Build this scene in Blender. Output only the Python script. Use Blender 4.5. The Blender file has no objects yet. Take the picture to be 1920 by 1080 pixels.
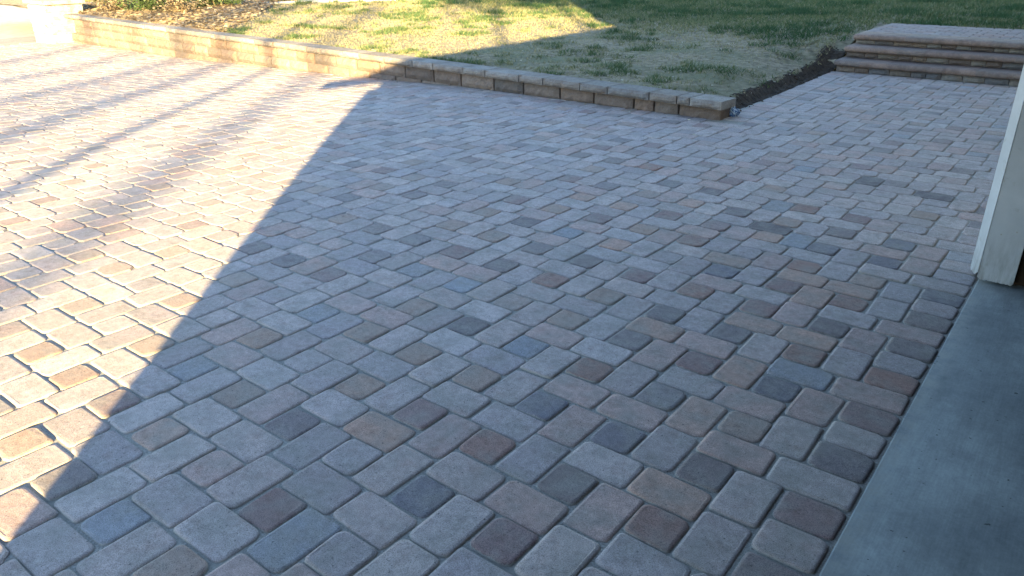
import bpy, math, random
import numpy as np
from mathutils import Matrix, Vector

# ------------------------------------------------------------------ camera, sky, sun, exposure
U = 0.0777            # one paving module (half of a small paver) in metres
scn = bpy.context.scene
C = scn.collection
rng = random.Random(7)
nrg = np.random.default_rng(11)

cam_d = bpy.data.cameras.new('camera')
cam = bpy.data.objects.new('camera', cam_d); C.objects.link(cam)
CAM = np.array([14.185, -31.289, 19.256])
R_ = np.array([0.789424, 0.613832, -0.004392]); U_ = np.array([-0.248534, 0.326156, 0.91206]); F_ = np.array([-0.561284, 0.71891, -0.410034])
m = Matrix(((R_[0], U_[0], -F_[0]), (R_[1], U_[1], -F_[1]), (R_[2], U_[2], -F_[2]))).to_4x4()
m.translation = Vector(CAM * U)
cam.matrix_world = m
cam_d.sensor_width = 36; cam_d.lens = 26.64
cam_d.clip_start = 0.02; cam_d.clip_end = 3000
scn.camera = cam

SUN_EL = math.radians(12.0)
SUN_H = (0.651, -0.759)                      # towards the sun, on the ground
world = bpy.data.worlds.new('World'); scn.world = world; world.use_nodes = True
wn = world.node_tree.nodes; wn.clear()
sky = wn.new('ShaderNodeTexSky'); sky.sky_type = 'NISHITA'; sky.sun_disc = False
sky.sun_elevation = SUN_EL; sky.sun_rotation = math.atan2(SUN_H[0], SUN_H[1])
sky.air_density = 1.0; sky.dust_density = 0.1; sky.ozone_density = 1.95
bgn = wn.new('ShaderNodeBackground'); bgn.inputs['Strength'].default_value = 0.088
wo = wn.new('ShaderNodeOutputWorld')
world.node_tree.links.new(sky.outputs[0], bgn.inputs[0]); world.node_tree.links.new(bgn.outputs[0], wo.inputs[0])

sd = bpy.data.lights.new('sun', 'SUN'); sd.energy = 5.0; sd.angle = math.radians(0.53); sd.color = (1.0, 0.79, 0.38)
sun = bpy.data.objects.new('sun', sd); C.objects.link(sun)
ldir = Vector((-SUN_H[0] * math.cos(SUN_EL), -SUN_H[1] * math.cos(SUN_EL), -math.sin(SUN_EL)))
sun.rotation_euler = ldir.to_track_quat('-Z', 'Y').to_euler()
sun.location = (8, -10, 8)

scn.view_settings.view_transform = 'Standard'; scn.view_settings.look = 'None'
scn.view_settings.gamma = 1.0; scn.view_settings.use_curve_mapping = False
scn.view_settings.exposure = 2.93

# ------------------------------------------------------------------ helpers
def link(o, parent=None):
    C.objects.link(o)
    if parent is not None: o.parent = parent
    return o
def tag(o, label=None, cat=None, group=None, kind=None):
    if label: o['label'] = label
    if cat: o['category'] = cat
    if group: o['group'] = group
    if kind: o['kind'] = kind
    return o
def empty(name, loc, label=None, cat=None, group=None, kind=None):
    o = bpy.data.objects.new(name, None); o.location = loc; o.empty_display_size = .1
    link(o); return tag(o, label, cat, group, kind)
def mesh(name, V, F, mat, smooth=False, cols=None):
    me = bpy.data.meshes.new(name)
    me.from_pydata([tuple(map(float, v)) for v in V], [], F)
    if mat: me.materials.append(mat)
    if smooth: me.polygons.foreach_set('use_smooth', [True] * len(me.polygons))
    if cols is not None:
        at = me.color_attributes.new('tint', 'FLOAT_COLOR', 'POINT')
        a = np.ones((len(V), 4), np.float32); a[:, :3] = np.asarray(cols, np.float32)
        at.data.foreach_set('color', a.ravel())
    me.update()
    return me
def obj(name, me, parent=None, loc=(0, 0, 0), rot=(0, 0, 0)):
    o = bpy.data.objects.new(name, me); o.location = loc; o.rotation_euler = rot
    return link(o, parent)

def mat(name):
    mt = bpy.data.materials.new(name); mt.use_nodes = True
    return mt, mt.node_tree.nodes, mt.node_tree.links, mt.node_tree.nodes['Principled BSDF']
def noise(N, L, vec, scale, detail=4, rough=.55):
    n = N.new('ShaderNodeTexNoise'); n.inputs['Scale'].default_value = scale
    n.inputs['Detail'].default_value = detail; n.inputs['Roughness'].default_value = rough
    L.new(vec, n.inputs['Vector']); return n
def ramp(N, L, fac, stops):
    r = N.new('ShaderNodeValToRGB'); e = r.color_ramp.elements
    while len(e) < len(stops): e.new(.5)
    for el, (p, c) in zip(e, stops):
        el.position = p; el.color = (c, c, c, 1) if isinstance(c, (int, float)) else (*c, 1)
    L.new(fac, r.inputs[0]); return r
def mix(N, L, fac, a, b, mode='MIX'):
    x = N.new('ShaderNodeMix'); x.data_type = 'RGBA'; x.blend_type = mode; x.clamp_factor = True
    for s, val in ((0, fac), (6, a), (7, b)):
        if isinstance(val, (int, float)): x.inputs[s].default_value = val if s == 0 else (val, val, val, 1)
        elif isinstance(val, tuple): x.inputs[s].default_value = (*val, 1)
        else: L.new(val, x.inputs[s])
    return x.outputs[2]
def bump(N, L, B, h, strength, dist, prev=None):
    b = N.new('ShaderNodeBump'); b.inputs['Strength'].default_value = strength; b.inputs['Distance'].default_value = dist
    L.new(h, b.inputs['Height'])
    if prev is not None: L.new(prev, b.inputs['Normal'])
    L.new(b.outputs[0], B.inputs['Normal']); return b.outputs[0]
def position(N):
    return N.new('ShaderNodeNewGeometry').outputs['Position']

def half(N, L, a):
    h = N.new('ShaderNodeMath'); h.operation = 'MULTIPLY'; h.inputs[1].default_value = .5; L.new(a, h.inputs[0]); return h.outputs[0]
def concrete_unit(name, src, grain=1.0, bumpd=0.0016, rough=.9, edge=False, blend=(.30, .265, .235), dustc=(.36, .33, .29), dusta=.30):
    """tinted concrete (pavers, wall blocks): src 'object' = object colour, 'attr' = tint attribute"""
    mt, N, L, B = mat(name)
    if src == 'object': col = N.new('ShaderNodeObjectInfo').outputs['Color']
    else:
        a = N.new('ShaderNodeAttribute'); a.attribute_name = 'tint'; col = a.outputs['Color']
    P = position(N)
    big = noise(N, L, P, 9 * grain, 3)                      # face-mix blends of the cast colour
    hue = mix(N, L, ramp(N, L, big.outputs[0], [(.42, 0.0), (.68, .62)]).outputs[0], col, blend)
    dk = noise(N, L, P, 15 * grain, 4, .6)
    hue = mix(N, L, ramp(N, L, dk.outputs[0], [(.52, 0.0), (.74, .55)]).outputs[0], hue, (.70, .60, .56), 'MULTIPLY')
    mot = noise(N, L, P, 38 * grain, 5, .65)
    hue = mix(N, L, .75, hue, ramp(N, L, mot.outputs[0], [(.3, .74), (.7, 1.2)]).outputs[0], 'MULTIPLY')
    fine = noise(N, L, P, 330 * grain, 2, .7)
    hue = mix(N, L, .8, hue, ramp(N, L, fine.outputs[0], [(.34, .45), (.5, 1.0), (.72, 1.35)]).outputs[0], 'MULTIPLY')
    dust = noise(N, L, P, 2.3, 4, .6)                       # sand dust left on the faces
    hue = mix(N, L, ramp(N, L, dust.outputs[0], [(.45, 0.0), (.75, dusta)]).outputs[0], hue, dustc)
    pit = noise(N, L, P, 115 * grain, 2, .5)
    hue = mix(N, L, ramp(N, L, pit.outputs[0], [(.0, .8), (.27, .8), (.33, 0.0)]).outputs[0], hue, (.06, .055, .055))
    if edge:
        ea = N.new('ShaderNodeAttribute'); ea.attribute_name = 'arris'
        add = N.new('ShaderNodeMath'); add.operation = 'MULTIPLY_ADD'; L.new(fine.outputs[0], add.inputs[0]); add.inputs[1].default_value = .9
        L.new(ea.outputs['Fac'], add.inputs[2])
        ad2 = N.new('ShaderNodeMath'); ad2.operation = 'MULTIPLY_ADD'; L.new(mot.outputs[0], ad2.inputs[0]); ad2.inputs[1].default_value = 1.1; L.new(add.outputs[0], ad2.inputs[2])
        hue = mix(N, L, ramp(N, L, half(N, L, ad2.outputs[0]), [(.0, 0.0), (.74, 0.0), (.88, .92)]).outputs[0], hue, (.36, .325, .285))
    L.new(hue, B.inputs['Base Color']); B.inputs['Roughness'].default_value = rough
    B.inputs['Specular IOR Level'].default_value = .35
    n1 = bump(N, L, B, fine.outputs[0], .55, bumpd)
    bump(N, L, B, mot.outputs[0], .5, bumpd * 2.2, n1)
    return mt
M_paver = concrete_unit('paver_concrete', 'object', edge=True)
M_paver_far = concrete_unit('paver_concrete_field', 'attr')
M_block = concrete_unit('wall_block_concrete', 'object', .8, .006, blend=(.18, .13, .105), dustc=(.20, .165, .14), dusta=.2)

def noise_mat(name, stops, scale, detail=6, rough=.9, bscale=None, bdist=.004, second=None, spec=.3):
    mt, N, L, B = mat(name)
    P = position(N)
    n = noise(N, L, P, scale, detail, .6)
    col = ramp(N, L, n.outputs[0], stops).outputs[0]
    if second:
        s, c, lo, hi = second
        n2 = noise(N, L, P, s, 4, .6)
        col = mix(N, L, ramp(N, L, n2.outputs[0], [(lo, 0.0), (hi, 1.0)]).outputs[0], col, c)
    L.new(col, B.inputs['Base Color']); B.inputs['Roughness'].default_value = rough
    B.inputs['Specular IOR Level'].default_value = spec
    b = noise(N, L, P, bscale or scale * 6, 5, .7)
    bump(N, L, B, b.outputs[0], .7, bdist)
    return mt
M_sand = noise_mat('joint_sand', [(.3, (.20, .18, .16)), (.7, (.47, .43, .385))], 150, 3, .95, 300, .003, (3.0, (.27, .25, .22), .45, .7))
M_soil = noise_mat('dark_soil', [(.3, (.030, .021, .016)), (.7, (.085, .060, .043))], 14, 6, .95, 60, .02)
M_mulch = noise_mat('dry_mulch', [(.3, (.22, .15, .095)), (.7, (.46, .33, .215))], 22, 6, .95, 70, .02)
M_lawn = noise_mat('lawn_soil_and_thatch', [(.32, (.105, .085, .055)), (.5, (.27, .215, .14)), (.7, (.40, .32, .22))], 11, 9, .95, 90, .02, (1.1, (.15, .155, .08), .45, .7))
M_kerb = noise_mat('kerb_concrete', [(.3, (.34, .32, .29)), (.7, (.5, .47, .43))], 5, 6, .85, 60, .002)
M_land = noise_mat('dry_ground', [(.3, (.10, .085, .055)), (.7, (.2, .17, .11))], 1.2, 8, .95, 20, .03)
M_white = noise_mat('white_paint', [(.3, (.45, .46, .48)), (.7, (.56, .565, .585))], 6, 5, .55, 45, .0008, (18, (.40, .39, .375), .62, .8), .4)
def grime(mt):
    N, L = mt.node_tree.nodes, mt.node_tree.links; B = N['Principled BSDF']
    src = B.inputs['Base Color'].links[0].from_socket; P = position(N)
    xyz = N.new('ShaderNodeSeparateXYZ'); L.new(P, xyz.inputs[0])
    mr = N.new('ShaderNodeMapRange'); mr.inputs['From Min'].default_value = 0.0; mr.inputs['From Max'].default_value = .28
    mr.inputs['To Min'].default_value = .95; mr.inputs['To Max'].default_value = .0; L.new(xyz.outputs[2], mr.inputs['Value'])
    st = N.new('ShaderNodeMapping'); st.inputs['Scale'].default_value = (9, 9, 1.6); L.new(P, st.inputs['Vector'])
    n = noise(N, L, st.outputs[0], 6, 5, .7); g = N.new('ShaderNodeMath'); g.operation = 'MULTIPLY'
    L.new(mr.outputs[0], g.inputs[0]); L.new(ramp(N, L, n.outputs[0], [(.38, .05), (.68, .9)]).outputs[0], g.inputs[1])
    L.new(mix(N, L, g.outputs[0], src, (.20, .185, .165)), B.inputs['Base Color'])
grime(M_white)
M_wood = noise_mat('bare_brown_wood', [(.3, (.035, .022, .014)), (.7, (.075, .047, .03))], 7, 5, .8, 40, .001)
M_stucco = noise_mat('stucco', [(.3, (.40, .36, .30)), (.7, (.5, .45, .38))], 5, 5, .9, 80, .003)
M_roof = noise_mat('roof_shingle', [(.3, (.06, .05, .045)), (.7, (.13, .11, .1))], 9, 6, .9, 60, .004)
M_bark = noise_mat('bark', [(.3, (.05, .037, .027)), (.7, (.13, .10, .075))], 8, 6, .9, 30, .02)
M_twig = noise_mat('dry_twig', [(.3, (.20, .14, .085)), (.7, (.42, .31, .19))], 12, 4, .9, 40, .004)

def floor_mat():
    mt, N, L, B = mat('garage_concrete')
    P = position(N)
    a = noise(N, L, P, 1.6, 7, .62); b = noise(N, L, P, 14, 6, .7); c = noise(N, L, P, 120, 3, .6)
    st = N.new('ShaderNodeMapping'); st.inputs['Scale'].default_value = (6, 1.0, 1); L.new(P, st.inputs['Vector'])
    t = noise(N, L, st.outputs[0], 2.2, 5, .6)              # trowel and tyre streaks along the doorway
    col = ramp(N, L, a.outputs[0], [(.34, (.185, .20, .21)), (.5, (.265, .278, .278)), (.64, (.365, .38, .375))]).outputs[0]
    col = mix(N, L, .6, col, ramp(N, L, b.outputs[0], [(.3, .78), (.7, 1.18)]).outputs[0], 'MULTIPLY')
    col = mix(N, L, .55, col, ramp(N, L, t.outputs[0], [(.35, .7), (.6, 1.1)]).outputs[0], 'MULTIPLY')
    col = mix(N, L, .35, col, ramp(N, L, c.outputs[0], [(.3, .7), (.7, 1.2)]).outputs[0], 'MULTIPLY')
    br = N.new('ShaderNodeMapping'); br.inputs['Scale'].default_value = (60, 4, 1); br.inputs['Rotation'].default_value = (0, 0, .5); L.new(P, br.inputs['Vector'])
    bs = noise(N, L, br.outputs[0], 3.0, 4, .6)             # trowel marks
    col = mix(N, L, .35, col, ramp(N, L, bs.outputs[0], [(.35, .75), (.65, 1.15)]).outputs[0], 'MULTIPLY')
    xyz = N.new('ShaderNodeSeparateXYZ'); L.new(P, xyz.inputs[0])
    mr = N.new('ShaderNodeMapRange'); mr.inputs['From Min'].default_value = 10.42 * U; mr.inputs['From Max'].default_value = 11.5 * U
    mr.inputs['To Min'].default_value = .85; mr.inputs['To Max'].default_value = .0; L.new(xyz.outputs[0], mr.inputs['Value'])
    gr = N.new('ShaderNodeMath'); gr.operation = 'MULTIPLY'; L.new(mr.outputs[0], gr.inputs[0])
    L.new(ramp(N, L, b.outputs[0], [(.38, 0.0), (.62, 1.0)]).outputs[0], gr.inputs[1])
    col = mix(N, L, gr.outputs[0], col, (.33, .31, .27))     # sand swept onto the edge
    sp = noise(N, L, P, 46, 2, .5)
    col = mix(N, L, ramp(N, L, sp.outputs[0], [(.72, 0.0), (.745, .8)]).outputs[0], col, (.03, .03, .03))
    L.new(col, B.inputs['Base Color'])
    L.new(ramp(N, L, a.outputs[0], [(.3, .45), (.7, .72)]).outputs[0], B.inputs['Roughness'])
    B.inputs['Specular IOR Level'].default_value = .4
    bump(N, L, B, c.outputs[0], .25, .0008)
    return mt
M_floor = floor_mat()

def leaf_mat(name, trans=.25):
    mt, N, L, B = mat(name)
    a = N.new('ShaderNodeAttribute'); a.attribute_name = 'tint'
    L.new(a.outputs['Color'], B.inputs['Base Color']); B.inputs['Roughness'].default_value = .7
    B.inputs['Specular IOR Level'].default_value = .25
    tr = N.new('ShaderNodeBsdfTranslucent'); L.new(a.outputs['Color'], tr.inputs['Color'])
    ms = N.new('ShaderNodeMixShader'); ms.inputs[0].default_value = trans
    L.new(B.outputs[0], ms.inputs[1]); L.new(tr.outputs[0], ms.inputs[2])
    L.new(ms.outputs[0], N['Material Output'].inputs['Surface'])
    return mt
M_leaf = leaf_mat('leaf'); M_grass = leaf_mat('grass_blade', .2)

def box(V, F, x0, x1, y0, y1, z0, z1):
    b = len(V)
    V += [(x0, y0, z0), (x1, y0, z0), (x1, y1, z0), (x0, y1, z0), (x0, y0, z1), (x1, y0, z1), (x1, y1, z1), (x0, y1, z1)]
    F += [tuple(b + i for i in f) for f in ((0, 3, 2, 1), (4, 5, 6, 7), (0, 1, 5, 4), (1, 2, 6, 5), (2, 3, 7, 6), (3, 0, 4, 7))]
def box_obj(name, mt, parent, x0, x1, y0, y1, z0, z1):
    V, F = [], []; box(V, F, x0 * U, x1 * U, y0 * U, y1 * U, z0 * U, z1 * U)
    return obj(name, mesh(name, V, F, mt), parent)

# ------------------------------------------------------------------ lie of the land (in modules)
DV = [-400, -232, -190, -164, -95, -88, -68, -54, -22, 50]
DZ = [7.5, 5.5, 4.7, 4.3, 1.94, 1.65, .82, .5, 0, 0]
def sstep(a, b, x):
    t = np.clip((np.asarray(x, float) - a) / (b - a), 0, 1); return t * t * (3 - 2 * t)
def drive_z(v, u):
    """the driveway falls gently towards the far left corner by the wall"""
    return -np.interp(v, DV, DZ) * sstep(-25, 52, u)
def wall_u(v): return 57 + 0.075 * (-22 - v)
def lawn_z(v, u):
    u = np.asarray(u, float); v = np.asarray(v, float)
    z = 1.9 + .011 * np.maximum(u - 60, 0) + 2.05 * sstep(88, 142, u) * sstep(-75, -26, v)
    z = z + .16 * np.sin(v * .21 + u * .13) * np.sin(u * .17 - v * .09 + 1.3)
    c = v - EDGE(u) - 23.3
    z = z * (1 - .60 * sstep(-34, -26, c) * (1 - sstep(104, 113, u)) * (v < -22))
    return np.minimum(z, 4.75)
EDGE = lambda u: np.interp(u, [50, 61, 107, 150], [-22.6, -22.9, -24.2, -24.2])     # left edge of the walkway

# ------------------------------------------------------------------ paving
CELL = (('L', -2, 0), ('L', -2, 3), ('D', 0, 2), ('D', 3, 2), ('S', 0, 0), ('S', 0, 4))
SIZE = {'L': (2, 3), 'D': (3, 2), 'S': (2, 2)}
NOTED = '-24,-20t -24,-16d -24,-12b -21,-6b -20,-28t -20,-24t -20,-16o -20,-12m -20,-8p -16,-24t -16,-20b -16,-16t -16,-12d -16,-4v -16,0p -14,-9o -14,-1m -13,-6m -13,2m -12,-20t -12,-12t -12,-8p -12,-4r -12,0d -12,4r -12,8d -10,3o -9,-2m -8,-16t -8,-12t -8,-8t -8,-4v -8,0v -8,4d -8,8p -6,-4m -6,-1m -6,4m -5,2o -4,-12d -4,-8b -4,-4r -4,4t -4,8d -2,-8m 0,-16b 0,-4d 0,0p 0,2o 0,4v 0,8p 2,-20m 2,-17m 2,-4o 2,4b 2,7m 4,-20p 4,-16d 4,-12r 4,-8t 4,-4d 4,0d 4,4r 4,8r 6,0o 6,3o 7,6m 8,-20t 8,-16d 8,-12d 8,-8p 8,-4r 8,0p 8,4d 8,8d 10,7m 11,2o 12,-24t 12,-20d 12,-16b 12,-12o 12,-4v 12,0p 12,4r 12,8d 14,-16m 14,-5t 14,0o 14,3o 16,-24p 16,-20t 16,-12t 16,-8r 16,0r 16,8v 20,-20o 20,-16o 20,-12p 20,-4o 20,-2b 20,0v 20,4v 22,-5k 24,-12o 24,-8d 24,-4t 24,0d 24,4v 27,-6b 28,-16d 28,-12d 28,-4r 28,0p 30,-13m 32,-20r 32,-14m 32,-12p 32,-8t 32,4t 36,-28p 38,3k 39,-2k 40,-8b'
noted = {}
for w in NOTED.split():
    a, b = w[:-1].split(','); noted[(int(a), int(b))] = w[-1]
# muted, closely related concrete colours
TINT = {'n': (.335, .283, .255), 'g': (.375, .323, .29), 'h': (.275, .238, .223), 'r': (.205, .110, .078), 'o': (.365, .232, .165),
        'd': (.120, .102, .098), 'k': (.040, .035, .040), 'b': (.205, .225, .238), 'v': (.100, .102, .116), 't': (.255, .178, .128),
        'm': (.345, .245, .205), 'p': (.165, .098, .085)}
def pick_tint(t, key):
    soft = 0
    c = noted.get(key)
    if c is None:
        r = rng.random()
        if t == 'S':
            c = 'n' if r < .22 else 'h' if r < .50 else 't' if r < .68 else 'd' if r < .80 else 'p' if r < .88 else 'm' if r < .95 else 'b'
            if r > .5: soft = .2
        else:
            c = 'n' if r < .52 else 'g' if r < .68 else 'h' if r < .86 else 'm'
    k = 1 + rng.uniform(-.08, .08); w = rng.uniform(-.03, .03)
    c = [q * .90 + o * .25 for q, o in zip(TINT[c], (.420, .328, .300))]
    c = [q * (1 - soft) + o * soft for q, o in zip(c, (.385, .335, .30))]
    return (c[0] * k * (1 + w) * 1.11, c[1] * k * 1.07, c[2] * k * (1 - w) * 1.11)

tiles = []                                             # (u0, v0, du, dv, type, key)
VR = 10.36
for a in range(-60, 60):
    for b in range(-60, 60):
        du, dv = 4 * a + 8 * b, 4 * a
        for t, cu, cv in CELL:
            u0, v0 = cu + du, cv + dv
            su, sv = SIZE[t]
            if u0 < -64 or u0 > 108 or v0 < -260 or v0 > 10: continue
            v1 = v0 + sv; u1 = u0 + su
            if v1 > VR or abs(v1 - 10) < .01: v1 = VR
            if v1 - v0 < 1.0: continue
            vc, uc = (v0 + v1) / 2, (u0 + u1) / 2
            if v0 > -26 and u1 > 57:                   # walkway beside the lawn, with an edge course
                e = float(EDGE(uc)) + 3.0
                if u1 > 105.8: u1 = 105.75
                if u1 - u0 < .8: continue
                if v1 < e + .8: continue
                if v0 < e: v0 = e
                elif v0 < e + .8 and v0 > e: v0 = e
                tiles.append((u0, v0, u1 - u0, v1 - v0, t, (cu + du, cv + dv), 'walk'))
            else:
                uw = float(wall_u(vc)) - .15
                if vc > -22.5: uw = 1e3
                if u0 > uw - .7: continue
                if u1 > uw: u1 = uw
                tiles.append((u0, v0, u1 - u0, v1 - v0, t, (cu + du, cv + dv), 'drive'))
uu = 58.0
k = 0
while uu < 105.5:                                       # edge course of the walkway, long side across
    d = min(2.0, 105.75 - uu)
    if d > .8: tiles.append((uu, float(EDGE(uu + 1)), d, 3.0, 'L', (1000 + k, 0), 'walk'))
    uu += 2.0; k += 1

def outline(w, d, r, n, jit, rnd):
    P = []
    for cx, cy, a0 in ((w / 2 - r, d / 2 - r, 0), (-w / 2 + r, d / 2 - r, 90), (-w / 2 + r, -d / 2 + r, 180), (w / 2 - r, -d / 2 + r, 270)):
        rr = r * rnd.uniform(.65, 1.4); ox = rr - r
        for i in range(n):
            a = math.radians(a0 + 90 * i / (n - 1))
            sx = 1 if cx > 0 else -1; sy = 1 if cy > 0 else -1
            P.append((cx - sx * ox + rr * math.cos(a) + rnd.uniform(-jit, jit), cy - sy * ox + rr * math.sin(a) + rnd.uniform(-jit, jit)))
    return np.array(P)
def paver_geo(w, d, n, rnd, rings):
    O = outline(w, d, .0215, n, .0017, rnd); k = len(O); V = []
    for z, ins in rings:
        s = np.array([(w / 2 - ins) / (w / 2), (d / 2 - ins) / (d / 2)])
        for q in O * s: V.append((q[0], q[1], z + (rnd.uniform(-.0007, .0007) if z > -.02 else 0)))
    F = []
    for r in range(len(rings) - 1):
        for i in range(k):
            j = (i + 1) % k; F.append((r * k + i, r * k + j, (r + 1) * k + j, (r + 1) * k + i))
    F.append(tuple(range((len(rings) - 1) * k, len(rings) * k)))
    return V, F
NEAR = ((-.045, 0), (-.0095, 0), (-.0045, .0014), (-.0015, .0050), (0, .0120))
FAR = ((-.03, .0), (-.0055, .0), (0, .0058))
GAP = .0046
lib = {}
def paver_mesh(w, d):
    key = (round(w, 3), round(d, 3)); L = lib.setdefault(key, [])
    want = 9 if key in ((round(2 * U - GAP, 3), round(3 * U - GAP, 3)), (round(3 * U - GAP, 3), round(2 * U - GAP, 3)), (round(2 * U - GAP, 3), round(2 * U - GAP, 3))) else 1
    if len(L) < want:
        V, F = paver_geo(w, d, 4, rng, NEAR)
        me = mesh('paver', V, F, M_paver)
        for p in me.polygons: p.use_smooth = len(p.vertices) == 4
        k = len(V) // len(NEAR); at = me.attributes.new('arris', 'FLOAT', 'POINT')
        at.data.foreach_set('value', sum(([w_] * k for w_ in (1.0, .95, .62, .30, .0)), []))
        L.append(me); return me
    return rng.choice(L)

def screen_area(t):
    u, v = t[0] + t[2] / 2, t[1] + t[3] / 2
    d = np.array([v, u, float(drive_z(v, u))]) - CAM; z = d @ F_
    if z < 2: return 0
    x, y = 1421 * (d @ R_) / z, 1421 * (d @ U_) / z
    if abs(x) > 1010 or abs(y) > 600: return 0
    return t[2] * t[3] * abs(d[2]) / z ** 3

# bedding sand under everything
def sheet(name, vs, us, zf, mt, off=0.0, mask=None, kind='structure'):
    V, F = [], []
    for j, u in enumerate(us):
        for v in vs: V.append((v * U, u * U, float(zf(v, u)) * U + off))
    nv = len(vs)
    for j in range(len(us) - 1):
        for i in range(nv - 1):
            if mask is None or mask((vs[i] + vs[i + 1]) / 2, (us[j] + us[j + 1]) / 2):
                F.append((j * nv + i, j * nv + i + 1, (j + 1) * nv + i + 1, (j + 1) * nv + i))
    o = obj(name, mesh(name, V, F, mt, True)); tag(o, kind=kind); return o
vs = list(np.linspace(-262, -24, 60)) + [-22.9, -12, 0, 10.6]
us = list(np.linspace(-66, 57, 42)) + [60, 66, 72, 80]
driveway = sheet('driveway', vs, us, drive_z, M_sand, -.0074, lambda v, u: (u < 57 and v > -24) or (v < -22.95 and u < wall_u(v) + 4))
tag(driveway, 'sloping driveway of tumbled grey, tan and charcoal concrete pavers')
walkway = sheet('walkway', [-23.6, -12, 0, 10.28], [57, 70, 85, 107], drive_z, M_sand, -.0074)
tag(walkway, 'paver walkway leading from the driveway to the steps')

def place(group, root, limit):
    T = sorted([(screen_area(t), i, t) for i, t in enumerate(tiles) if t[6] == group], key=lambda q: -q[0])
    VV, FF, CC = [], [], []
    for n, (ar, i, t) in enumerate(T):
        u, v = t[0] + t[2] / 2, t[1] + t[3] / 2
        col = pick_tint(t[4], t[5])
        w, d = t[3] * U - GAP, t[2] * U - GAP
        x = v * U + rng.uniform(-.003, .003); y = u * U + rng.uniform(-.003, .003)
        z = float(drive_z(v, u)) * U + rng.uniform(-.0022, .0022)
        gx = float(drive_z(v + 1, u) - drive_z(v - 1, u)) / 2; gy = float(drive_z(v, u + 1) - drive_z(v, u - 1)) / 2
        tx, ty, rz = math.atan(gy) + rng.gauss(0, .0085), -math.atan(gx) + rng.gauss(0, .0085), rng.gauss(0, .014)
        if n < limit and ar > 0:
            o = obj('paver', paver_mesh(round(w, 3), round(d, 3)), root, (x, y, z), (tx, ty, rz)); o.color = (*col, 1)
        else:
            V, F = paver_geo(w, d, 2, rng, FAR)
            c, s = math.cos(rz), math.sin(rz); b = len(VV)
            for q in V:
                X, Y = q[0] * c - q[1] * s, q[0] * s + q[1] * c
                VV.append((x + X, y + Y, z + q[2] - X * math.tan(ty) + Y * math.tan(tx))); CC.append(col)
            FF += [tuple(b + k for k in f) for f in F]
    if VV:
        o = obj('paver_field', mesh('paver_field', VV, FF, M_paver_far, False, CC), root); tag(o, kind='stuff')
place('drive', driveway, 300)
place('walk', walkway, 300)

# garage floor
gf = box_obj('garage_floor', M_floor, None, 10.42, 95, -53, 48, -3, -.06)
bv = gf.modifiers.new('edge', 'BEVEL'); bv.width = .004; bv.segments = 2; bv.limit_method = 'ANGLE'
tag(gf, kind='structure', label='smooth grey concrete garage floor beside the pavers')

sheet('street', [-900, -600, -420, -330, -262], [-420, -200, -66, 0, 60, 84, 200, 500], lambda v, u: drive_z(v, u) - .15, M_kerb)
# far ground, one sheet to the horizon
vs = [-12000, -3000, -900, -420, -262, -180, -100, 0, 100, 300, 900, 3000, 12000]
us = [-12000, -3000, -900, -300, -66, 0, 60, 130, 200, 420, 900, 3000, 12000]
sheet('ground', vs, us, lambda v, u: -9.0, M_land)

# ------------------------------------------------------------------ lawn and planting bed
def bed(v, u):                                          # mulched planting bed behind the far end of the wall
    return (v + 149) * (125 - 72) + (u - 72) * (205 - 149) < 0 if False else ((u - 72) - (-(v + 149)) * (53 / 56.) < 0 and v < -140)
def lawn_mesh():
    V, F = [], []
    cols = list(np.linspace(-330, -150, 46)) + list(np.linspace(-147, -40, 60)) + list(np.linspace(-38.5, -27, 14)) + [-26.4, -25.9, -25.5, -25.1, -24.8, -24.4, -23.9]
    rows = list(np.linspace(0, 40, 34)) + list(np.linspace(41.5, 100, 40)) + list(np.linspace(104, 420, 50))
    nv = len(cols)
    for k in rows:
        for c in cols:
            u = wall_u(c) + 1.6 + k
            rough = rng.uniform(-.09, .09)
            v = c
            if c > -30: v = c + (float(EDGE(u)) + 23.3)
            z = float(lawn_z(v, u))
            if c > -27:
                wob = .5 * math.sin(u * .31) * math.sin(u * .13 + 1)
                f = sstep(-26.6 + wob * .5, -24.9 + wob * .4, c)
                drop = 0 if u > 109 else 1
                z = z * (1 - f * drop) + (-.55) * f * drop
                if u > 109 and u < 141: z = min(z, {0: 1.2}.get(0, 1.2) + 3.4 * float(sstep(108, 124, u)))
            V.append((v * U, u * U, (z + rough) * U))
    for j in range(len(rows) - 1):
        for i in range(nv - 1): F.append((j * nv + i, j * nv + i + 1, (j + 1) * nv + i + 1, (j + 1) * nv + i))
    b = len(V)                                          # the lawn behind the landing
    cs = list(np.linspace(-24.3, 110, 40)); rs = list(np.linspace(138.6, 478, 50))
    for u in rs:
        for c in cs: V.append((c * U, u * U, (float(lawn_z(c, u)) + (0 if u > 142 else -.8) + rng.uniform(-.06, .06)) * U))
    for j in range(len(rs) - 1):
        for i in range(len(cs) - 1): F.append((b + j * 40 + i, b + j * 40 + i + 1, b + (j + 1) * 40 + i + 1, b + (j + 1) * 40 + i))
    return V, F
V, F = lawn_mesh()
lawn = obj('lawn', mesh('lawn', V, F, M_lawn, True)); tag(lawn, kind='structure')
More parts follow.
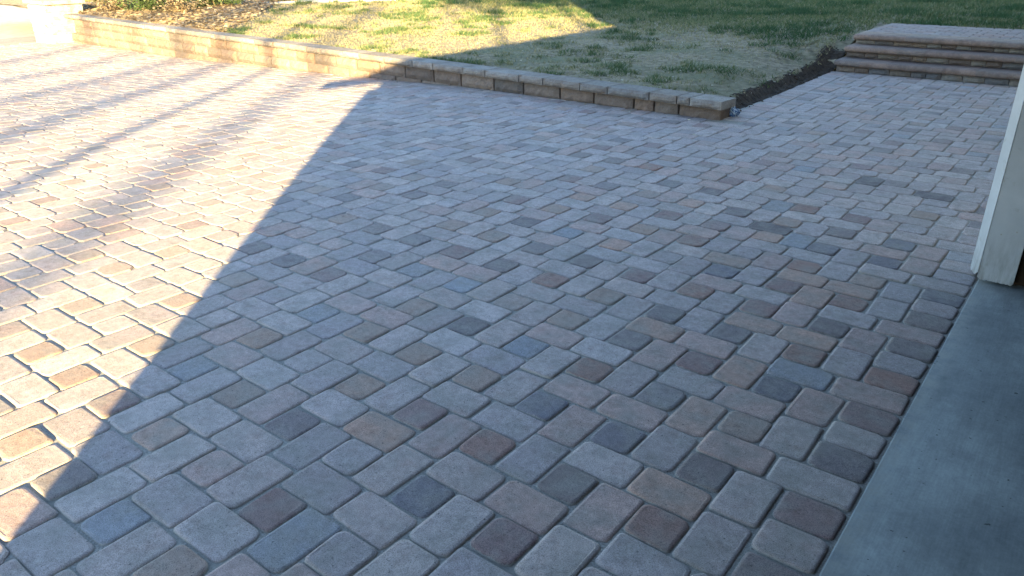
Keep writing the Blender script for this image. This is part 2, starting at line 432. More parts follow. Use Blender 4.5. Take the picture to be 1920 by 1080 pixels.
# bare soil bank along the walkway edge, over the lawn's edge
V, F = [], []
us = list(np.linspace(59.2, 113, 150)); prof = [(-27.6, -.25), (-26.5, .0), (-26.0, .10), (-25.5, .12), (-25.0, .12), (-24.5, .12), (-24.0, .1), (-23.3, -.1)]
for u in us:
    for c, h in prof:
        v = c + float(EDGE(u)) + 23.3
        wob = .5 * math.sin(u * .31) * math.sin(u * .13 + 1)
        f = float(sstep(-26.6 + wob * .5, -24.9 + wob * .4, c)) * (1 - .75 * float(sstep(103, 113, u)))
        V.append(((v + .3 * math.sin(u * .7) * (c < -26)) * U, u * U, (float(lawn_z(v, u)) * (1 - f) - .55 * f + h + rng.uniform(-.08, .08)) * U))
for j in range(len(us) - 1):
    for i in range(len(prof) - 1): F.append((j * 8 + i, j * 8 + i + 1, j * 8 + 9 + i, j * 8 + 8 + i))
tag(obj('soil_bank', mesh('soil_bank', V, F, M_soil, False)), kind='structure')
# planting bed
V, F = [], []
vs = list(np.linspace(-330, -140, 90)); rs = list(np.linspace(0, 50, 34))
for k in rs:
    for v in vs:
        u = wall_u(v) + 2.2 + k * (min(1.0, max(0, -(v + 146)) / 55.) if v > -205 else 1.0)
        V.append((v * U, u * U, (float(lawn_z(v, u)) + .22 + rng.uniform(-.12, .16) + (0.9 * sstep(-175, -215, v) * sstep(0, 14, k) )) * U))
for j in range(len(rs) - 1):
    for i in range(len(vs) - 1): F.append((j * 90 + i, j * 90 + i + 1, (j + 1) * 90 + i + 1, (j + 1) * 90 + i))
tag(obj('planting_bed', mesh('planting_bed', V, F, M_mulch, True)), kind='structure')

# ------------------------------------------------------------------ retaining wall
wall = empty('retaining_wall', (-22.5 * U, 57 * U, 0), 'low tan split-face block retaining wall with capstones along the lawn edge', 'wall')
wang = math.atan2(-.075, 1)                             # wall runs slightly off the paving grid
BT = [(.22, .158, .127), (.175, .13, .11), (.25, .185, .15), (.16, .13, .115), (.235, .16, .122)]
def split_block(w, d, h, rnd, rough=.012, endrough=False, bev=.006):
    """block with a split (rough) front face at y=0, straight sides; origin at the front bottom left"""
    nx = max(4, int(w / .055)); nz = max(3, int(h / .05)); V, F = [], []
    ph = [rnd.uniform(0, 6.28) for _ in range(6)]
    def dy(x, z):
        e = min(x, w - x, z, h - z) / .03
        q = 1.5 * rough * (.5 + .35 * math.sin(x * 37 + ph[0]) * math.sin(z * 45 + ph[1]) + .3 * math.sin(x * 71 + z * 52 + ph[2])) + rnd.uniform(-.003, .003)
        return (1 - min(1, max(0, e))) * .022 - q * min(1, max(.2, e))
    for k in range(nz + 1):
        for i in range(nx + 1):
            x, z = w * i / nx, h * k / nz
            V.append((min(max(x, .001), w - .001), dy(x, z), z))
    for k in range(nz):
        for i in range(nx):
            a = k * (nx + 1) + i; F.append((a, a + 1, a + nx + 2, a + nx + 1))
    b = len(V); V += [(0.001, d, 0), (w - .001, d, 0), (w - .001, d, h), (0.001, d, h)]
    bl, br, tl, tr = 0, nx, nz * (nx + 1), nz * (nx + 1) + nx
    F.append(tuple([b + 3, b + 2] + [tr - i for i in range(nx + 1)]))            # top
    F.append(tuple([b, b + 1][::-1] + list(range(0, nx + 1))) if False else tuple(list(range(nx, -1, -1)) + [b, b + 1]))
    F.append(tuple([bl + k * (nx + 1) for k in range(nz, -1, -1)] + [b, b + 3][:0] + []) + (b, b + 3))
    F.append(tuple([br + k * (nx + 1) for k in range(nz + 1)]) + (b + 2, b + 1))
    F.append((b + 1, b, b + 3, b + 2))
    return V, F
def wall_piece(name, v1, v0, z0, z1, off, depth, rough, tint, gap=.011):
    """piece of the wall between v1 (left) and v0 (right)"""
    w = (v0 - v1) / math.cos(wang) * U - gap
    V, F = split_block(w, depth * U, (z1 - z0) * U - .0015, rng, rough)
    me = mesh(name, V, F, M_block)
    o = obj(name, me, wall, ((v1 + 22.5) * U, (float(wall_u(v1)) + off - 57) * U + rng.uniform(-.003, .003), z0 * U), (0, 0, wang + rng.gauss(0, .004)))
    k = rng.uniform(.85, 1.15); o.color = (*(c * k for c in tint), 1)
    return o
caps = [-22.2, -26.6, -28.4, -32.4, -38.9, -43.5, -50.1, -54.6, -61.5, -66.2, -73.2, -78.1, -85.5]
while caps[-1] > -224: caps.append(caps[-1] - (6.9 if len(caps) % 2 else 4.6))
for a, b in zip(caps[:-1], caps[1:]):
    wall_piece('cap_stone', b, a, 1.30, 2.32, -.95, 3.9, .010, [(.285, .25, .225), (.25, .222, .205), (.31, .27, .24), (.27, .225, .195)][rng.randrange(4)])
courses = [([-22.5, -28.4, -32.0, -35.1, -41.6, -47.5, -54.4, -60.4, -67.5, -73.8, -81.0, -87.8], 1.28, -.80),
           ([-63.0, -70.0, -77.0, -83.6, -90.7], -.82, -2.9), ([-86.0, -93], -2.92, -5.0), ([-150.0, -156], -5.02, -7.1)]
for seq, zt, zb in courses:
    while seq[-1] > -224: seq.append(seq[-1] - rng.choice((6.0, 6.6, 6.9)))
    for a, b in zip(seq[:-1], seq[1:]):
        wall_piece('wall_block', b, a, zb, zt, 0, 2.9, .013, rng.choice(BT), .020)

# end pillar of the wall, far left
pil = empty('stone_pillar', (-235 * U, 71 * U, -7 * U), 'pale square block pillar at the far left end of the retaining wall', 'pillar')
for k in range(6):
    for s in range(2):
        w = 11.4 * U / 2 - .004
        V, F = split_block(w, 10.5 * U, 2.0 * U - .004, rng, .012)
        o = obj('pillar_block', mesh('pillar_block', V, F, M_block), pil, ((-5.7 + 5.7 * s) * U, -4 * U, k * 2.0 * U)); o.color = (.55, .48, .40, 1)
V, F = split_block(13 * U, 12 * U, 1.0 * U, rng, .008)
o = obj('pillar_cap', mesh('pillar_cap', V, F, M_block), pil, (-6.5 * U, -4.8 * U, 12.0 * U)); o.color = (.45, .40, .33, 1)

# ------------------------------------------------------------------ steps
st = empty('paver_steps', (-7 * U, 106 * U, 0), 'three paver steps with brown bullnose treads rising to a paved landing', 'steps')
VL, VRt = -24.0, 10.0
tops = [(106.0, 1.8), (110.7, 3.6), (115.2, 5.2)]
RT = [(.23, .15, .11), (.18, .13, .11), (.28, .20, .15), (.17, .16, .165), (.21, .165, .13), (.27, .23, .20)]
def bullnose(w, d, h, end):
    """coping stone: rounded front edge at y=0; end=True rounds the left end too"""
    prof = []
    r = h * .5
    for i in range(7):
        a = math.radians(-90 - 180 * i / 6); prof.append((r + r * math.cos(a), r + r * math.sin(a)))
    prof = [(y, z) for y, z in prof] + [(d, h), (d, 0)]
    V, F = [], []; n = len(prof)
    xs = [0.0, .006, .02, w - .0012] if end else [.0012, w - .0012]
    for j, x in enumerate(xs):
        s = (.55, .85, 1, 1)[j] if end else 1
        for y, z in prof: V.append((x, r + (y - r) * s if y < r else y, h / 2 + (z - h / 2) * (s if j < 2 else 1)))
    for j in range(len(xs) - 1):
        for i in range(n):
            F.append((j * n + i, j * n + (i + 1) % n, (j + 1) * n + (i + 1) % n, (j + 1) * n + i))
    for j in (0, len(xs) - 1):
        b = len(V); V += V[j * n:(j + 1) * n]; F.append(tuple(range(b, b + n))[::(-1 if j == 0 else 1)])
    me = mesh('tread_stone', V, F, M_block)
    for p in me.polygons: p.use_smooth = len(p.vertices) == 4
    return me
for k, (uf, zt) in enumerate(tops):
    z0 = 0 if k == 0 else tops[k - 1][1]
    v = VL; i = 0
    th = .92
    me_end = bullnose(4.2 * U, 5.9 * U, th * U, True); me_mid = bullnose(4.2 * U, 5.9 * U, th * U, False)
    while v < VRt - .5:
        o = obj('tread_stone', me_end if i == 0 else me_mid, st, ((v + 7) * U, (uf - .35 - 106) * U, (zt - th) * U + rng.uniform(-.0012, .0012)))
        c = rng.choice(((.30, .205, .17), (.265, .185, .16), (.33, .225, .185), (.27, .20, .175))); o.color = (*c, 1)
        v += 4.2; i += 1
    v = VL + .35
    while v < VRt - .3:                                # riser blocks
        w = rng.choice((2.1, 3.0, 3.2, 2.2)); w = min(w, VRt - v)
        V, F = split_block(w * U - .004, 2.2 * U, (zt - th - z0 + (.25 if k == 0 else 0)) * U - .002, rng, .003)
        o = obj('riser_block', mesh('riser_block', V, F, M_block), st, ((v + 7) * U, (uf + .25 - 106) * U, (z0 - (.25 if k == 0 else 0)) * U)); o.color = (*rng.choice(RT), 1)
        v += w
    # hidden fill behind the risers and under the treads
    V, F = [], []; box(V, F, (VL + .5 + 7) * U, (VRt + 7) * U, (uf + 2.0 - 106) * U, ((139.5 if k == 2 else tops[k + 1][0] + 2.2) - 106) * U, -.5 * U, (zt - th - .05) * U)
    obj('base_fill', mesh('base_fill', V, F, M_sand), st)
# left cheek of the landing and its paving
v = 117.5
while v < 139:
    V, F = split_block(2.9 * U - .004, 2.0 * U, 2.3 * U, rng, .003)
    o = obj('cheek_block', mesh('cheek_block', V, F, M_block), st, ((VL + .25 + 7) * U, (v + 2.9 - 106) * U, 1.9 * U), (0, 0, -math.pi / 2)); o.color = (*rng.choice(RT), 1)
    v += 2.9
u = 120.8; r = 0                                       # paving of the landing
pv = {}
while u < 139.8:
    v = VL + .05 + (0 if r % 2 else -1.3)
    while v < VRt - .4:
        w = 3.0; v0, v1 = max(v, VL + .05), min(v + w, VRt)
        d = min(2.0, 140.6 - u)
        if v1 - v0 > .5 and d > .6:
            key = (round(v1 - v0, 2), round(d, 2))
            if key not in pv:
                V, F = paver_geo((v1 - v0) * U - .006, d * U - .006, 3, rng, ((-.06, 0), (-.006, 0), (0, .006)))
                pv[key] = mesh('landing_paver', V, F, M_paver)
            o = obj('landing_paver', pv[key], st, (((v0 + v1) / 2 + 7) * U, (u + d / 2 - 106) * U, 5.2 * U - .002 + rng.uniform(-.001, .001)), (rng.gauss(0, .006), rng.gauss(0, .006), 0))
            c = pick_tint('L', (999, 999)); o.color = (c[0] * .8, c[1] * .74, c[2] * .74, 1)
        v += w
    u += 2.0; r += 1

# ------------------------------------------------------------------ garage and house (mostly out of frame; they throw the big shadow)
gar = empty('garage', (10.3 * U, 21 * U, 0), 'garage whose white painted wooden door jamb stands at the right edge', 'garage')
def gbox(name, mt, x0, x1, y0, y1, z0, z1, bev=0):
    V, F = [], []; box(V, F, (x0 - 10.3) * U, (x1 - 10.3) * U, (y0 - 21) * U, (y1 - 21) * U, z0 * U, z1 * U)
    o = obj(name, mesh(name, V, F, mt), gar)
    if bev:
        b = o.modifiers.new('bevel', 'BEVEL'); b.width = bev; b.segments = 2
    return o
def ragged_board(name, x0, x1, y0, y1, z0, z1, teeth, amp):
    """upright board with a worn, splintered lower end; faces -y"""
    V, F = [], []; n = teeth
    lo = [z0 * U + rng.random() ** 2 * amp + (amp * 1.4 if i in (0, n) else 0) for i in range(n + 1)]
    X = [(x0 + (x1 - x0) * i / n - 10.3) * U for i in range(n + 1)]
    for yy in (y0, y1):
        for i in range(n + 1): V.append((X[i], (yy - 21) * U, lo[i]))
        for i in range(n + 1): V.append((X[i], (yy - 21) * U, z1 * U))
    m_ = n + 1
    for i in range(n):
        F.append((i, i + 1, m_ + i + 1, m_ + i)); F.append((2 * m_ + i + 1, 2 * m_ + i, 3 * m_ + i, 3 * m_ + i + 1))
        F.append((i + 1, i, 2 * m_ + i, 2 * m_ + i + 1)); F.append((m_ + i, m_ + i + 1, 3 * m_ + i + 1, 3 * m_ + i))
    F.append((0, m_, 3 * m_, 2 * m_)); F.append((n, 2 * m_ + n, 3 * m_ + n, m_ + n))
    o = obj(name, mesh(name, V, F, M_white), gar); return o
ragged_board('door_jamb', 10.34, 12.30, 21.15, 21.65, .10, 26.0, 22, .006)
cs_ = ragged_board('door_casing', 9.80, 10.32, 21.12, 23.6, .32, 27.5, 7, .012)
for vt in cs_.data.vertices:                           # worn, rounded-off outer arris
    if vt.co.y < .05: vt.co.y += max(0, (10.32 - 10.3) * U - vt.co.x) * 1.45
for nv, nz in ((11.0, 3.2), (11.75, 3.5), (11.05, 9.4), (11.7, 9.1), (11.0, 16.2), (11.8, 16.6)):     # painted-over nail heads
    V, F = [], []
    for j, (rr, yy) in enumerate(((.0042, 0), (.0036, -.0012), (.0, -.0015))):
        for i in range(8): V.append((rr * math.cos(i * .785), yy, rr * math.sin(i * .785)))
    for j in range(2):
        for i in range(8): F.append((j * 8 + i, j * 8 + (i + 1) % 8, j * 8 + 8 + (i + 1) % 8, j * 8 + 8 + i))
    obj('nail_head', mesh('nail_head', V, F, M_kerb), gar, ((nv - 10.3) * U, (21.15 - 21) * U, nz * U))
gbox('wall', M_stucco, 10.45, 12.0, 23.7, 30, -1, 28)                    # front wall right of the doorway
gbox('wall', M_stucco, 10.3, 12.0, -53, -44, -1, 28)                      # left of the doorway, the shadow's corner
gbox('header', M_stucco, 10.3, 12.0, -44, 21.10, 26.5, 28)
gbox('wall', M_stucco, 12.0, 94, -53, -51.5, -1, 30)
gbox('wall', M_wood, 93, 95, -51.4, 48, -1, 30)
gbox('wall', M_wood, 12.05, 93, 46.5, 48, -1, 30)
gbox('stud', M_wood, 12.05, 13.6, 22.0, 24.0, -.05, 27.9)                 # bare stud behind the jamb
gbox('interior_lining', M_wood, 12.06, 12.4, 24.1, 46.4, -.05, 27.9)
gbox('ceiling', M_wood, 12.05, 93, -51.4, 46.4, 27.0, 27.6)
panel = gbox('added_shade_panel', M_wood, -3.0, 23, -37.0, 20.9, 24.9, 25.6)      # unseen panel, added to shade the slab and the nearest pavers
def roof(name, x0, xr, x1, y0, y1, ze, slope, th):
    zr = ze + slope * (xr - x0)
    P = [(x0, ze - th), (x0, ze), (xr, zr), (x1, zr - slope * (x1 - xr)), (x1, zr - slope * (x1 - xr) - th), (xr, zr - th)]
    V = [((x - 10.3) * U, (y - 21) * U, z * U) for y in (y0, y1) for x, z in P]
    F = [(i, (i + 1) % 6, 6 + (i + 1) % 6, 6 + i) for i in range(6)] + [(0, 5, 2, 1), (5, 4, 3, 2), (6, 7, 8, 11), (11, 8, 9, 10)]
    obj(name, mesh(name, V, F, M_roof), gar)
roof('roof', 4.3, 52, 100, -59, 31, 30, .25, 1.9)
gbox('house_wall', M_stucco, 10.6, 12.0, 30.1, 175, -1, 60); gbox('house_wall', M_stucco, 12.0, 98, 48.1, 49.6, -1, 60)
gbox('house_wall', M_stucco, 10.6, 98, 19.1, 20.6, 33, 60); gbox('house_wall', M_stucco, 10.6, 12.0, 20.7, 30.0, 33, 60)
gbox('house_wall', M_stucco, 12.0, 98, 173.5, 175, -1, 60); gbox('house_wall', M_stucco, 98, 99.5, 30.1, 175, -1, 60)
roof('house_roof', 5.5, 55, 104, 16, 180, 62, .22, 2)

# ------------------------------------------------------------------ kerb and ground cover behind the lawn
kp = [(-262, 84), (-236, 104), (-213, 121), (-203, 143), (-187, 158), (-171, 177), (-148, 191), (-120, 204), (-80, 222)]
V, F = [], []
for i, (v, u) in enumerate(kp):
    a = kp[max(0, i - 1)]; b = kp[min(len(kp) - 1, i + 1)]
    t = np.array([b[0] - a[0], b[1] - a[1]], float); t /= np.linalg.norm(t); n = np.array([-t[1], t[0]])
    z = float(lawn_z(v, u))
    for s, dz in ((-1.6, -1.5), (-1.6, .55), (-1.3, .75), (1.3, .75), (1.6, .55), (1.6, -1.5)):
        V.append(((v + n[0] * s) * U, (u + n[1] * s) * U, (z + dz) * U))
for i in range(len(kp) - 1):
    for k in range(5): F.append((i * 6 + k, i * 6 + 6 + k, i * 6 + 7 + k, i * 6 + k + 1))
tag(obj('concrete_kerb', mesh('concrete_kerb', V, F, M_kerb)), 'pale concrete kerb strip along the far edge of the lawn', 'kerb')

def leaf_cloud(P, size, cols, flat=.0, jit=.35):
    """two-triangle leaves at points P; returns V, F, colours"""
    n = len(P)
    a = nrg.uniform(0, 2 * math.pi, n); tilt = nrg.uniform(-1, 1, n) * (1.3 - flat)
    d = np.stack([np.cos(a), np.sin(a), np.zeros(n)], 1)
    e = np.stack([-np.sin(a) * np.cos(tilt), np.cos(a) * np.cos(tilt), np.sin(tilt)], 1)
    s = (size * nrg.uniform(.6, 1.4, n))[:, None]
    pitch = nrg.uniform(-.6, .6, n)[:, None] * (1 - flat)
    d = d + np.array([0, 0, 1]) * pitch
    V = np.stack([P - d * s, P + e * s * .45, P + d * s, P - e * s * .45], 1).reshape(-1, 3)
    F = [(4 * i, 4 * i + 1, 4 * i + 2, 4 * i + 3) for i in range(n)]
    cc = np.asarray(cols)[nrg.integers(0, len(cols), n)] * nrg.uniform(1 - jit, 1 + jit, (n, 1))
    return V, F, np.repeat(cc, 4, 0)

# leafy ground cover behind the kerb
pts = []
for _ in range(5200):
    i = nrg.integers(2, len(kp) - 2); t = nrg.random(); a, b = np.array(kp[i], float), np.array(kp[i + 1], float)
    q = a + (b - a) * t; n = np.array([-(b - a)[1], (b - a)[0]]); n /= np.linalg.norm(n); q = q + n * (2.2 + nrg.random() * 30)
    pts.append((q[0] * U, q[1] * U, (float(lawn_z(*q)) + .3 + nrg.random() * 1.6) * U))
V, F, cc = leaf_cloud(np.array(pts), .055, [(.30, .13, .035), (.34, .24, .05), (.14, .19, .04), (.22, .10, .03), (.26, .24, .06)])
tag(obj('ground_cover', mesh('ground_cover', V, F, M_leaf, False, cc)), 'orange and yellow green leafy ground cover behind the kerb', 'ground cover', kind='stuff')

# ------------------------------------------------------------------ shrubs in the bed
def tube(V, F, pts, radii, n=6):
    b = len(V)
    for (p, r) in zip(pts, radii):
        for i in range(n):
            a = 2 * math.pi * i / n; V.append((p[0] + r * math.cos(a), p[1] + r * math.sin(a), p[2]))
    for k in range(len(pts) - 1):
        for i in range(n): F.append((b + k * n + i, b + k * n + (i + 1) % n, b + (k + 1) * n + (i + 1) % n, b + (k + 1) * n + i))
def shrub(v, u, rad, h, cols, label, nleaf, twigs, size=.035):
    z = float(lawn_z(v, u)) + .9 * float(sstep(-175, -215, v))
    root = empty('shrub', (v * U, u * U, z * U), label, 'shrub', 'low shrubs in the bed behind the wall')
    V, F = [], []
    tips = []
    for _ in range(twigs):
        a = rng.uniform(0, 6.28); L_ = rad * rng.uniform(.5, 1.05); hh = h * rng.uniform(.25, 1)
        q = [(0, 0, -.02), (L_ * .4 * math.cos(a), L_ * .4 * math.sin(a), hh * .6), (L_ * math.cos(a + rng.uniform(-.3, .3)), L_ * math.sin(a), hh)]
        tips.append(q); tube(V, F, q, (.012, .008, .003), 4)
    obj('stem', mesh('stem', V, F, M_twig), root)
    P = []
    lobes = [(rng.uniform(-.6, .6) * rad, rng.uniform(-.6, .6) * rad, h * rng.uniform(.5, .9), rad * rng.uniform(.28, .5)) for _ in range(9)]
    for _ in range(nleaf):
        l = rng.choice(lobes); d = nrg.normal(size=3); d /= np.linalg.norm(d); d *= l[3] * (.55 + .45 * nrg.random())
        P.append((l[0] + d[0], l[1] + d[1], max(.02, l[2] + d[2] * .7)))
    V, F, cc = leaf_cloud(np.array(P), size, cols)
    obj('foliage', mesh('foliage', V, F, M_leaf, False, cc), root)
GRN = [(.075, .115, .035), (.10, .14, .05), (.05, .085, .03), (.12, .14, .06)]
DRY = [(.32, .24, .15), (.25, .18, .11), (.40, .31, .20), (.18, .125, .075)]
shrub(-212, 94, 1.05, .30, GRN, 'wide grey green juniper shrub above the middle of the sunlit wall', 4200, 18)
shrub(-206, 107, .55, .26, GRN, 'small rounded green shrub where the kerb meets the planting bed', 1500, 9)
shrub(-238, 88, .7, .30, [(.16, .17, .04), (.2, .2, .06), (.1, .12, .03)], 'yellow green shrub beside the far stone pillar', 1500, 10)
shrub(-198, 90, .6, .24, DRY, 'dry brown twiggy shrub next to the mulch at the lawn edge', 800, 40, .03)
shrub(-223, 83, .6, .28, DRY, 'dry straw coloured shrub leaning on the wall cap', 800, 40, .03)
# dry twigs and leaf litter lying in the bed
pts = []
while len(pts) < 6500:
    v = nrg.uniform(-250, -146); k = nrg.random() ** 1.2 * 58; u = float(wall_u(v)) + 3.2 + k
    if not bed(v, u - 4 * nrg.random()): continue
    pts.append((v * U, u * U, (float(lawn_z(v, u)) + .32 + nrg.random() * .5 + .9 * float(sstep(-175, -215, v) * sstep(0, 14, k))) * U))
V, F, cc = leaf_cloud(np.array(pts), .05, DRY + [(.45, .35, .22)], .5)
tag(obj('leaf_litter', mesh('leaf_litter', V, F, M_leaf, False, cc)), 'dry leaf and twig litter over the planting bed', 'litter', kind='stuff')

# ------------------------------------------------------------------ grass
_tab = np.random.default_rng(5).random((128, 128))
def vnoise(x, y):
    xi = np.floor(x).astype(int); yi = np.floor(y).astype(int); fx = x - xi; fy = y - yi
    fx = fx * fx * (3 - 2 * fx); fy = fy * fy * (3 - 2 * fy); g = lambda i, j: _tab[i % 128, j % 128]
    return (g(xi, yi) * (1 - fx) + g(xi + 1, yi) * fx) * (1 - fy) + (g(xi, yi + 1) * (1 - fx) + g(xi + 1, yi + 1) * fx) * fy
def fbm(v, u):
    return .40 * vnoise(v / 9., u / 9.) + .35 * vnoise(v / 3.7 + 40, u / 3.7 + 7) + .25 * vnoise(v / 1.7 + 9, u / 1.7 + 60)
def grass():
    n = 400000
    v = nrg.uniform(-215, 22, n); u = 57 + nrg.random(n) ** 1.5 * 230
    d = np.stack([v, u, np.full(n, 2.5)], 1) - CAM; z = d @ F_; x = 1421 * (d @ R_) / z; y = 1421 * (d @ U_) / z
    ok = (abs(x) < 1500) & (y < 900) & (z > 20) & (u > wall_u(v) + 3.1)
    ed = EDGE(u)
    ok &= (v < ed - 1.9 + 1.0 * np.sin(u * .7) * np.sin(u * .23)) | (u > 142.0)
    ok &= ~((u > 104) & (u < 142) & (v > -24.6))
    ok &= ~(((u - 72) + (v + 149) * (53 / 56.) < 1 + 5 * np.sin(u * .33) * np.sin(v * .21) + nrg.normal(0, 3.0, n)) & (v < -135))
    kx = np.array(kp, float)
    ok &= ~((u > np.interp(v, kx[:, 0], kx[:, 1]) - 1.8) & (v < -80))
    p = fbm(v, u); far = sstep(98, 150, u + .30 * (v + 60))
    lush = np.clip((p - .545) * 7.0, 0, 1) * .95 + .70 * far
    ok &= nrg.random(n) < (.34 + .5 * np.clip(lush, 0, 1))
    edge_bare = sstep(-8, -1.5, v - ed) * (u < 108)
    ok &= nrg.random(n) > .75 * edge_bare
    v, u, lush, z = v[ok], u[ok], lush[ok], z[ok]; n = len(v)
    g = np.clip(lush + nrg.normal(0, .22, n), 0, 1)[:, None]
    straw = np.array([.385, .31, .172]); olive = np.array([.195, .195, .085]); green = np.array([.050, .098, .036])
    col = np.where(g < .5, straw + (olive - straw) * g * 2, olive + (green - olive) * (g * 2 - 1)) * nrg.uniform(.8, 1.2, (n, 1))
    sc = (z / 110)[:, None]
    h = (.018 + .040 * np.clip(lush, 0, 1.2) * nrg.uniform(.5, 1.4, n))[:, None] * (.6 + .4 * sc)
    w = .0042 * sc * nrg.uniform(.8, 1.5, (n, 1))
    a = nrg.uniform(0, 6.283, n); lean = nrg.normal(0, .75, (n, 2))
    lz = lawn_z(v, u); 
    B = np.stack([v * U, u * U, lz * U - .003], 1)
    s = np.stack([np.cos(a), np.sin(a), np.zeros(n)], 1) * w
    T = B + np.concatenate([lean * h, h], 1)
    V = np.stack([B - s, B + s, T + s * .25], 1).reshape(-1, 3)
    F = [(3 * i, 3 * i + 1, 3 * i + 2) for i in range(n)]
    return V, F, np.repeat(col, 3, 0)
V, F, cc = grass()
me = bpy.data.meshes.new('grass'); nt = len(F)
me.vertices.add(len(V)); me.vertices.foreach_set('co', np.asarray(V, np.float32).ravel())
me.loops.add(nt * 3); me.loops.foreach_set('vertex_index', np.arange(nt * 3, dtype=np.int32))
me.polygons.add(nt); me.polygons.foreach_set('loop_start', np.arange(0, nt * 3, 3, dtype=np.int32))
me.update(calc_edges=True)
at = me.color_attributes.new('tint', 'FLOAT_COLOR', 'POINT'); a4 = np.ones((len(V), 4), np.float32); a4[:, :3] = cc
at.data.foreach_set('color', a4.ravel()); me.materials.append(M_grass)
tag(obj('grass', me), 'patchy straw and green mown lawn grass', 'grass', kind='stuff')

# weeds and fallen bits on the lawn and soil
pts = []
for _ in range(260):
    v = rng.uniform(-120, -24); u = wall_u(v) + 3 + rng.random() ** 1.3 * 60
    if v > float(EDGE(u)) - 1.8: continue
    pts.append((v * U, u * U, (float(lawn_z(v, u)) + .25) * U))
for _ in range(30):
    u = rng.uniform(62, 104); v = float(EDGE(u)) - rng.uniform(1.2, 4)
    pts.append((v * U, u * U, (float(lawn_z(v, u)) * .9 + .3) * U))
for _ in range(46):                                     # bits blown against the foot of the wall and on the paving
    v = rng.uniform(-130, -20); u = float(wall_u(v)) - 1.2 - rng.random() ** 2 * 14
    pts.append((v * U, u * U, float(drive_z(v, u)) * U + .006))
V, F, cc = leaf_cloud(np.array(pts), .016, [(.45, .40, .32), (.5, .44, .33), (.3, .2, .1)], .6)
tag(obj('fallen_leaves', mesh('fallen_leaves', V, F, M_leaf, False, cc)), 'pale fallen leaves dotted over the lawn', 'leaves', kind='stuff')

def clods():
    V, F, = [], []
    for _ in range(420):
        u = rng.uniform(60, 114); c = -26.7 + rng.random() ** .8 * 3.7; v = c + float(EDGE(u)) + 23.3
        f = float(sstep(-26.6, -24.9, c)) * (1 - .75 * float(sstep(103, 113, u)))
        z = float(lawn_z(v, u)) * (1 - f) - .55 * f + .1
        if c > -23.6: z = .06
        q = rng.uniform(.05, .26); b = len(V)
        P = [(1, 0, 0), (-.5, .85, 0), (-.5, -.85, 0), (.5, .5, .8), (-.7, .1, .75), (.3, -.6, .7)]
        a = rng.uniform(0, 6.28)
        for x, y, zz in P:
            k = q * rng.uniform(.7, 1.3); V.append(((v + k * (x * math.cos(a) - y * math.sin(a))) * U, (u + k * (x * math.sin(a) + y * math.cos(a))) * U, (z + k * zz * .8) * U))
        F += [tuple(b + i for i in f_) for f_ in ((0, 1, 3), (1, 4, 3), (1, 2, 4), (2, 5, 4), (2, 0, 5), (0, 3, 5), (3, 4, 5))]
    tag(obj('soil_clods', mesh('soil_clods', V, F, M_soil)), 'loose dark soil clods along the walkway edge', 'soil', kind='stuff')
clods()
# crumpled blue and white scrap by the end of the wall
def scrap():
    mt, N, L, B = mat('blue_white_print')
    tc = N.new('ShaderNodeTexCoord'); vo = N.new('ShaderNodeTexVoronoi'); vo.inputs['Scale'].default_value = 110
    L.new(tc.outputs['Object'], vo.inputs['Vector'])
    L.new(ramp(N, L, vo.outputs['Color'], [(.42, (.02, .06, .16)), (.52, (.08, .2, .36)), (.66, (.5, .55, .6))]).outputs[0], B.inputs['Base Color'])
    B.inputs['Roughness'].default_value = .4
    V, F = [], []; n, k = 14, 9
    for j in range(k):
        for i in range(n):
            a = 2 * math.pi * i / n; t = math.pi * j / (k - 1); r = .052 * (1 + rng.uniform(-.28, .28))
            V.append((r * 1.1 * math.sin(t) * math.cos(a), r * math.sin(t) * math.sin(a), .045 + r * .95 * math.cos(t)))
    for j in range(k - 1):
        for i in range(n): F.append((j * n + i, (j + 1) * n + i, (j + 1) * n + (i + 1) % n, j * n + (i + 1) % n))
    o = obj('crumpled_bag', mesh('crumpled_bag', V, F, mt), None, (-22.3 * U, 60.3 * U, -.01))
    tag(o, 'small crumpled blue and white bag tucked behind the wall end', 'bag')
scrap()

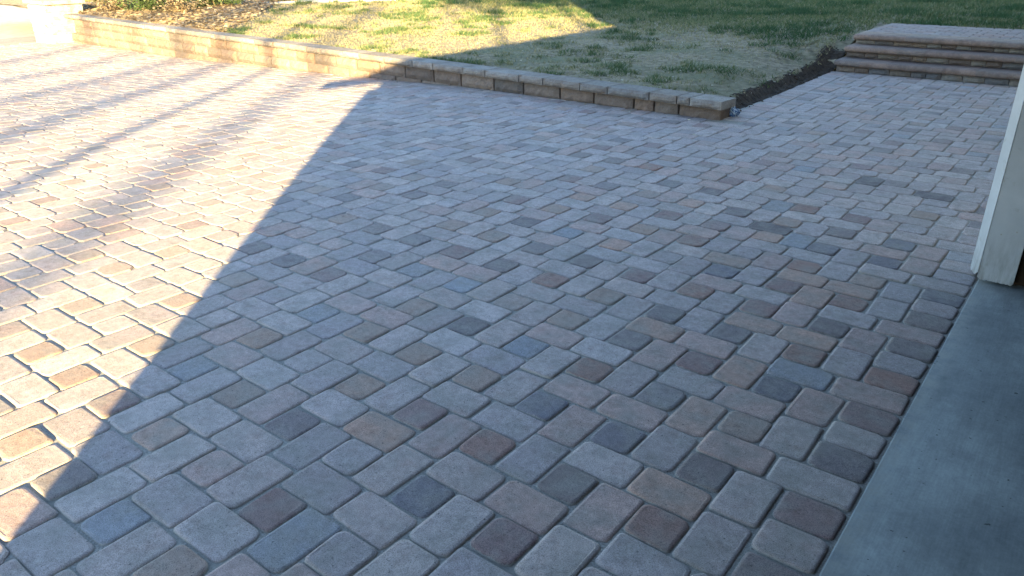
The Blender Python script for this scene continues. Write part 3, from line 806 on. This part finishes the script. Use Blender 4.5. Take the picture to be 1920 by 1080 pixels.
# ------------------------------------------------------------------ trees behind the garage: their trunks stripe the sunlit paving
def tree(s, t, h, r, label, lean=0.0, crown0=.62, nleaf=900, cr=2.0):
    v = s * .759 + t * .651; u = s * .651 - t * .759
    x, y = v * U, u * U; z0 = -9 * U
    root = empty('tree', (x, y, z0), label, 'tree', 'trees behind the garage')
    V, F = [], []
    n = 9; P = []
    for i in range(n):
        f = i / (n - 1); P.append((lean * h * f * f + .08 * math.sin(f * 7 + s), .06 * math.sin(f * 9 + t), h * f * .93))
    tube(V, F, P, [r * (1.25 - .95 * i / (n - 1)) for i in range(n)], 9)
    for _ in range(11):
        f = rng.uniform(crown0, .92); b = P[int(f * (n - 1))]; a = rng.uniform(0, 6.28); L_ = cr * rng.uniform(.5, 1.0)
        tube(V, F, [b, (b[0] + L_ * .5 * math.cos(a), b[1] + L_ * .5 * math.sin(a), b[2] + L_ * .35), (b[0] + L_ * math.cos(a), b[1] + L_ * math.sin(a), b[2] + L_ * .5)], (r * .32, r * .2, r * .06), 5)
    obj('trunk', mesh('trunk', V, F, M_bark), root)
    Q = []
    cl = [(nrg.normal(0, cr * .45), nrg.normal(0, cr * .45), h * rng.uniform(crown0 + .06, 1.02), cr * rng.uniform(.2, .42)) for _ in range(16)]
    for _ in range(nleaf):
        c = rng.choice(cl); d = nrg.normal(size=3) * c[3] * .6; Q.append((c[0] + d[0] + lean * h * .7, c[1] + d[1], c[2] + d[2]))
    V, F, cc = leaf_cloud(np.array(Q), .13, GRN)
    obj('crown', mesh('crown', V, F, M_leaf, False, cc), root)
tree(-38.5, 640, 20.5, .20, 'slender tree behind the garage nearest the shadow corner', .0, .78, 900, 2.6)
tree(-63.0, 640, 21.0, .24, 'stout straight tree behind the garage casting the middle shadow stripe', 0, .78, 1000, 2.6)
tree(-70.0, 720, 22.0, .12, 'thin leaning tree behind the garage between two stout trunks', -.01, .78, 500, 2.0)
tree(-79.5, 660, 21.0, .22, 'straight tree behind the garage casting the upper shadow stripe', 0, .78, 1000, 2.6)
tree(-97.0, 680, 21.5, .18, 'tall tree behind the garage farther along the drive', 0, .78, 900, 2.6)
tree(-118.0, 660, 21.0, .20, 'tree behind the garage at the far end of the row', 0, .78, 900, 2.6)
tree(-50.0, 270, 12.5, .10, 'leafy tree behind the garage with a slim trunk and wide crown', 0, .70, 1700, 2.3)
tree(-4.0, 275, 12.0, .12, 'broad crowned tree behind the middle of the garage', 0, .70, 1700, 2.3)
tree(15.0, 255, 12.0, .13, 'dense crowned tree behind the house end of the garage', 0, .66, 2200, 2.4)
